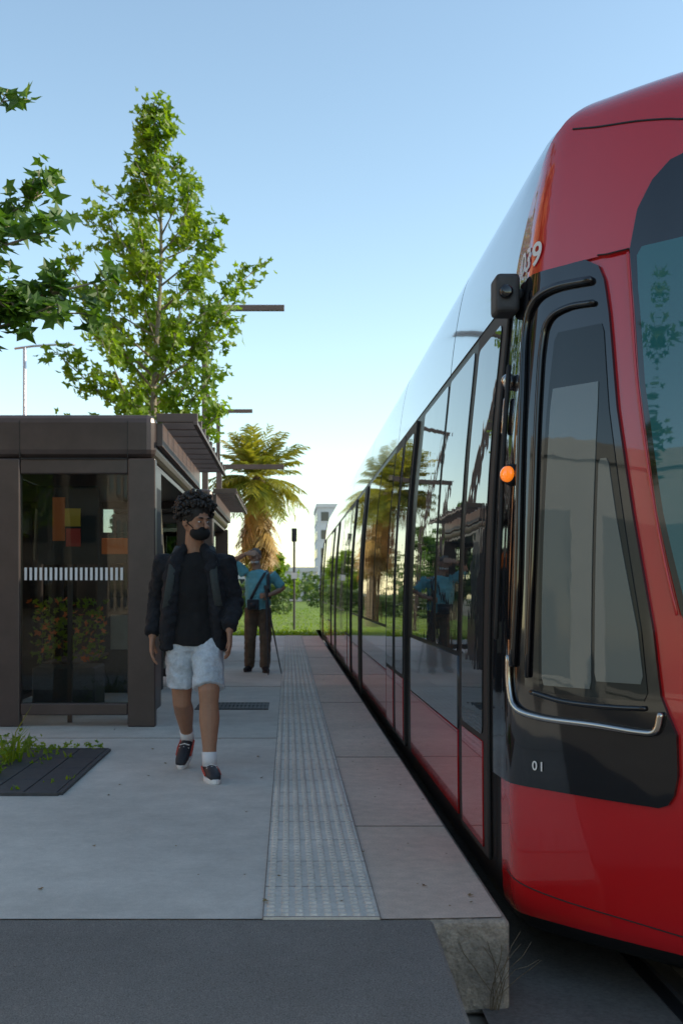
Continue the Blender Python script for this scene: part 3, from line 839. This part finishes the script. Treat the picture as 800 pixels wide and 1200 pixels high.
legs={'a':[W(-.085,0,.92),W(-.085,.03,.49),W(-.074,.32,.185)],'b':[W(.085,0,.92),W(.110,-.20,.50),W(.118,-.26,.10)]}
for k,pp in legs.items():
    kn=pp[1]; an=pp[2]
    body.tube([pp[0],pp[0].lerp(kn,.5),kn+Vector((0,0,.04)),kn-Vector((0,0,.03)),kn.lerp(an,.32)+Vector((0,.012,0)),kn.lerp(an,.7),an],[.09,.080,.067,.061,.066,.047,.038],14)
o=body.obj('body','skin1',man,smooth=True); remesh(o,.0048,3)
eyes(T,man,'eyes')
h=MB(); rot=T.to_3x3()
h.ell(T@Vector((0,.022,.045)),(.090,.100,.098),0,18,12,rot)
for i in range(700):
    th=U(0,2*math.pi); ph=math.acos(U(-.25,1)); d=Vector((math.sin(ph)*math.cos(th),math.sin(ph)*math.sin(th),math.cos(ph)))
    if d.y<-.62 and d.z<.48: continue
    if d.z<.0 and d.y<-.05: continue
    bulge=1+.18*max(0,d.z)
    c=Vector((0,.018,.045))+Vector((d.x*.104*bulge,d.y*.114*bulge,d.z*.106*bulge))+rv(.010)
    r=U(.007,.015); h.ell(T@c,(r,r*.8,r),0,6,5)
h.obj('curly_hair','hair',man,smooth=True)
g=MB(); g.ell(T@Vector((0,-.048,-.062)),(.062,.064,.046),0,18,12,rot)
for s in (-1,1): g.tube([T@Vector((s*.055,-.05,-.035)),T@Vector((s*.078,0,-.0))],[.003,.003],6)
g.obj('face_mask','teecloth',man,smooth=True)
g=MB(); g.tube([W(0,0,.84),W(0,0,.93),W(0,0,1.05),W(0,-.01,1.2),W(0,-.005,1.36),W(0,.0,1.425)],[(.182,.145),(.178,.140),(.160,.125),(.168,.122),(.165,.105),(.09,.075)],18,cap=.15)
o=g.obj('tee_shirt','teecloth',man,smooth=True); remesh(o,.008,3,(.09,.022))
g=MB()
g.tube([W(0,.05,.84),W(0,.045,1.1),W(0,.04,1.3),W(0,.03,1.40)],[(.195,.10),(.19,.09),(.20,.09),(.17,.075)],18,cap=.3)
for s in (-1,1):
    g.tube([W(s*.165,-.03,.82),W(s*.152,-.06,1.05),W(s*.137,-.07,1.25),W(s*.105,-.05,1.40),W(s*.06,.0,1.46)],[(.060,.095),(.058,.085),(.062,.07),(.058,.055),(.03,.05)],14,cap=.3)
    g.tube([W(s*.06,-.05,1.44),W(s*.05,.03,1.475),W(0,.06,1.48)],[.018,.02,.02],10)
for k,pp in arms.items():
    g.tube([pp[0],pp[0].lerp(pp[1],.5),pp[1],pp[1].lerp(pp[2],.5),pp[2]+Vector((0,0,.025))],[.082,.073,.066,.060,.046],14,cap=.4)
o=g.obj('jacket','blackcloth',man,smooth=True); remesh(o,.0075,3,(.06,.036))
g=MB()
g.tube([W(0,0,.80),W(0,0,.86),W(0,0,.95)],[(.160,.118),(.150,.112),(.135,.10)],18,cap=.2)
for k,pp in legs.items():
    q=pp[0].lerp(pp[1],.84)
    g.tube([pp[0]-Vector((0,0,.06)),pp[0].lerp(pp[1],.45),q],[(.098,.112),(.102,.11),(.102,.106)],16,cap=.05)
o=g.obj('denim_shorts','denim',man,smooth=True); remesh(o,.007,2,(.06,.026))
g=MB()
for k,pp in legs.items():
    an=pp[2]; g.tube([an+Vector((0,.0,-.02)),an.lerp(pp[1],.17)],[.044,.049],12,cap=.1)
g.obj('socks','sock',man,smooth=True)
shoe(man,legs['a'][2],math.radians(-8),'shoe_right',pitch=math.radians(24),zb=.085,sc=1.08); shoe(man,legs['b'][2],math.radians(14),'shoe_left',sc=1.08)
g=MB(); g.tube([W(0,.17,.98),W(0,.19,1.1),W(0,.19,1.3),W(0,.16,1.42)],[(.13,.07),(.15,.09),(.145,.085),(.10,.05)],16)
for s in (-1,1):
    g.tube([W(s*.08,.13,1.43),W(s*.108,.03,1.475),W(s*.125,-.085,1.40),W(s*.14,-.147,1.26),W(s*.165,-.135,1.1),W(s*.2,-.02,1.0)],[(.026,.008)]*6,8,ref=(1,.1,0))
g.obj('backpack','strap',man,smooth=True)

# ---- man 2
X1,Y1_=-.44,16.05
m2=empty('photographer_man',(X1,Y1_,0))
V=lambda x,y,z: Vector((X1+x,Y1_+y,z))
body=MB(); T=Matrix.Translation(V(-.04,-.03,1.66))@Matrix.Rotation(math.radians(-12),4,'Z')@Matrix.Scale(1.05,4)
head_parts(T,body)
body.tube([V(-.01,.01,1.42),V(-.03,0,1.59)],[.062,.058],14)
body.tube([V(0,0,.92),V(0,-.02,1.1),V(0,-.02,1.28),V(0,0,1.40)],[(.15,.11),(.15,.12),(.165,.11),(.15,.09)],16)
a1=[V(-.19,0,1.42),V(-.36,-.06,1.60),V(-.17,-.17,1.70)]; b1=[V(.19,0,1.41),V(.36,.02,1.20),V(.16,-.20,1.11)]
for pp in (a1,b1): body.tube([pp[0],pp[0].lerp(pp[1],.5),pp[1],pp[1].lerp(pp[2],.3),pp[2]],[.055,.050,.042,.040,.028],12)
hand(body,a1[2],(1,-.05,.05),(0,-.5,-.8),(0,.3,-1),.25); hand(body,b1[2],(-1,-.2,-.1),(0,0,1),(0,1,0),.9)
l1=[V(-.09,0,.92),V(-.11,-.04,.50),V(-.13,.10,.10)]; l2=[V(.09,0,.92),V(.11,-.08,.50),V(.10,-.10,.10)]
for pp in (l1,l2): body.tube([pp[0],pp[1],pp[2]],[.08,.055,.036],12)
o=body.obj('body','skin2',m2,smooth=True); remesh(o,.007,3); eyes(T,m2,'eyes')
h=MB(); rot=T.to_3x3(); h.ell(T@Vector((0,.02,.045)),(.080,.092,.082),0,16,10,rot); h.ell(T@Vector((0,-.02,-.065)),(.058,.066,.035),1,14,9,rot)
h.obj('hair_and_mask',['greyhair','white'],m2,smooth=True)
g=MB(); g.tube([V(0,0,.92),V(0,-.02,1.1),V(0,-.02,1.28),V(0,0,1.42),V(0,0,1.47)],[(.18,.14),(.18,.145),(.19,.13),(.165,.1),(.08,.07)],16,cap=.2)
for pp in (a1,b1): g.tube([pp[0],pp[0].lerp(pp[1],.5),pp[0].lerp(pp[1],.85)],[.080,.074,.070],12,cap=.2)
o=g.obj('polo_shirt','bluecloth',m2,smooth=True); remesh(o,.009,3,(.08,.03))
g=MB(); g.tube([V(0,0,.86),V(0,0,.97)],[(.17,.13),(.165,.125)],16,cap=.2)
for pp in (l1,l2): g.tube([pp[0],pp[0].lerp(pp[1],.5),pp[1],pp[2]-Vector((0,0,.03))],[.105,.098,.086,.074],14,cap=.1)
o=g.obj('trousers','brown',m2,smooth=True); remesh(o,.009,2,(.07,.025))
shoe(m2,l1[2],math.radians(-15),'shoe_right','blackcloth'); shoe(m2,l2[2],math.radians(12),'shoe_left','blackcloth')
g=MB(); g.box(X1-.15,X1+.02,Y1_-.28,Y1_-.14,.90,1.05); g.tube([V(-.06,-.28,.97),V(-.06,-.35,.97)],[.035,.04],12,ref=(0,0,1))
g.obj('camera_bag','shoe',m2,bevel=.015)
g=MB(); g.tube([V(.12,.06,1.47),V(.10,-.11,1.42),V(.0,-.17,1.25),V(-.10,-.17,1.05)],[(.02,.006)]*4,8); g.tube([V(.14,.05,1.45),V(.15,-.13,1.38),V(.15,-.155,1.2),V(.17,-.05,1.05)],[(.024,.008)]*4,8)
g.tube([V(0,.18,1.0),V(0,.19,1.25),V(0,.16,1.42)],[(.14,.07),(.15,.08),(.1,.05)],14)
g.obj('straps_and_backpack','shoe',m2,smooth=True)
tp=empty('camera_tripod',(X1+.14,Y1_-.28,0)); g=MB(); ap=V(.13,-.26,1.08)
for q in ((.34,-.35),(.16,-.60),(.10,.02)): g.tube([ap,ap.lerp(V(q[0],q[1],0),.5),V(q[0],q[1],.0)],[.014,.012,.008],8)
g.tube([ap,V(.13,-.26,1.2)],[.02,.03],8); g.box(X1+.09,X1+.17,Y1_-.30,Y1_-.22,1.2,1.25); g.obj('legs_and_head','castiron',tp)

# ------------------------------------------------------------ light, sky, camera
AZ,EL=92,28
w=bpy.data.worlds.new('World'); SC.world=w; w.use_nodes=True; nt=w.node_tree
sky=nt.nodes.new('ShaderNodeTexSky'); sky.sky_type='NISHITA'; sky.sun_disc=False
sky.sun_elevation=math.radians(EL); sky.sun_rotation=math.radians(AZ); sky.air_density=1.0; sky.dust_density=.3; sky.ozone_density=1.0
tint=nt.nodes.new('ShaderNodeVectorMath'); tint.operation='MULTIPLY'; tint.inputs[1].default_value=(1.0,.985,.87)
nt.links.new(sky.outputs[0],tint.inputs[0])
bg=nt.nodes['Background']; bg.inputs[1].default_value=.30; nt.links.new(tint.outputs[0],bg.inputs[0])
ld=bpy.data.lights.new('sun','SUN'); ld.energy=5.0; ld.angle=math.radians(.5); ld.color=(1,.90,.70)
lo=bpy.data.objects.new('sun',ld); SC.collection.objects.link(lo)
sd=Vector((math.sin(math.radians(AZ))*math.cos(math.radians(EL)),math.cos(math.radians(AZ))*math.cos(math.radians(EL)),math.sin(math.radians(EL))))
lo.rotation_euler=sd.to_track_quat('Z','Y').to_euler(); lo.location=sd*50
SC.view_settings.view_transform='Standard'; SC.view_settings.look='None'; SC.view_settings.exposure=0
cd=bpy.data.cameras.new('camera'); co=bpy.data.objects.new('camera',cd); SC.collection.objects.link(co)
co.location=(0,0,1.2); co.rotation_euler=(math.radians(90),0,0)
cd.sensor_fit='VERTICAL'; cd.sensor_height=36; cd.sensor_width=24; cd.lens=39; cd.shift_x=62/1200; cd.shift_y=90/1200
cd.clip_end=3000; cd.clip_start=.05
cd.dof.use_dof=True; cd.dof.focus_distance=5.0; cd.dof.aperture_fstop=5.6
SC.camera=co
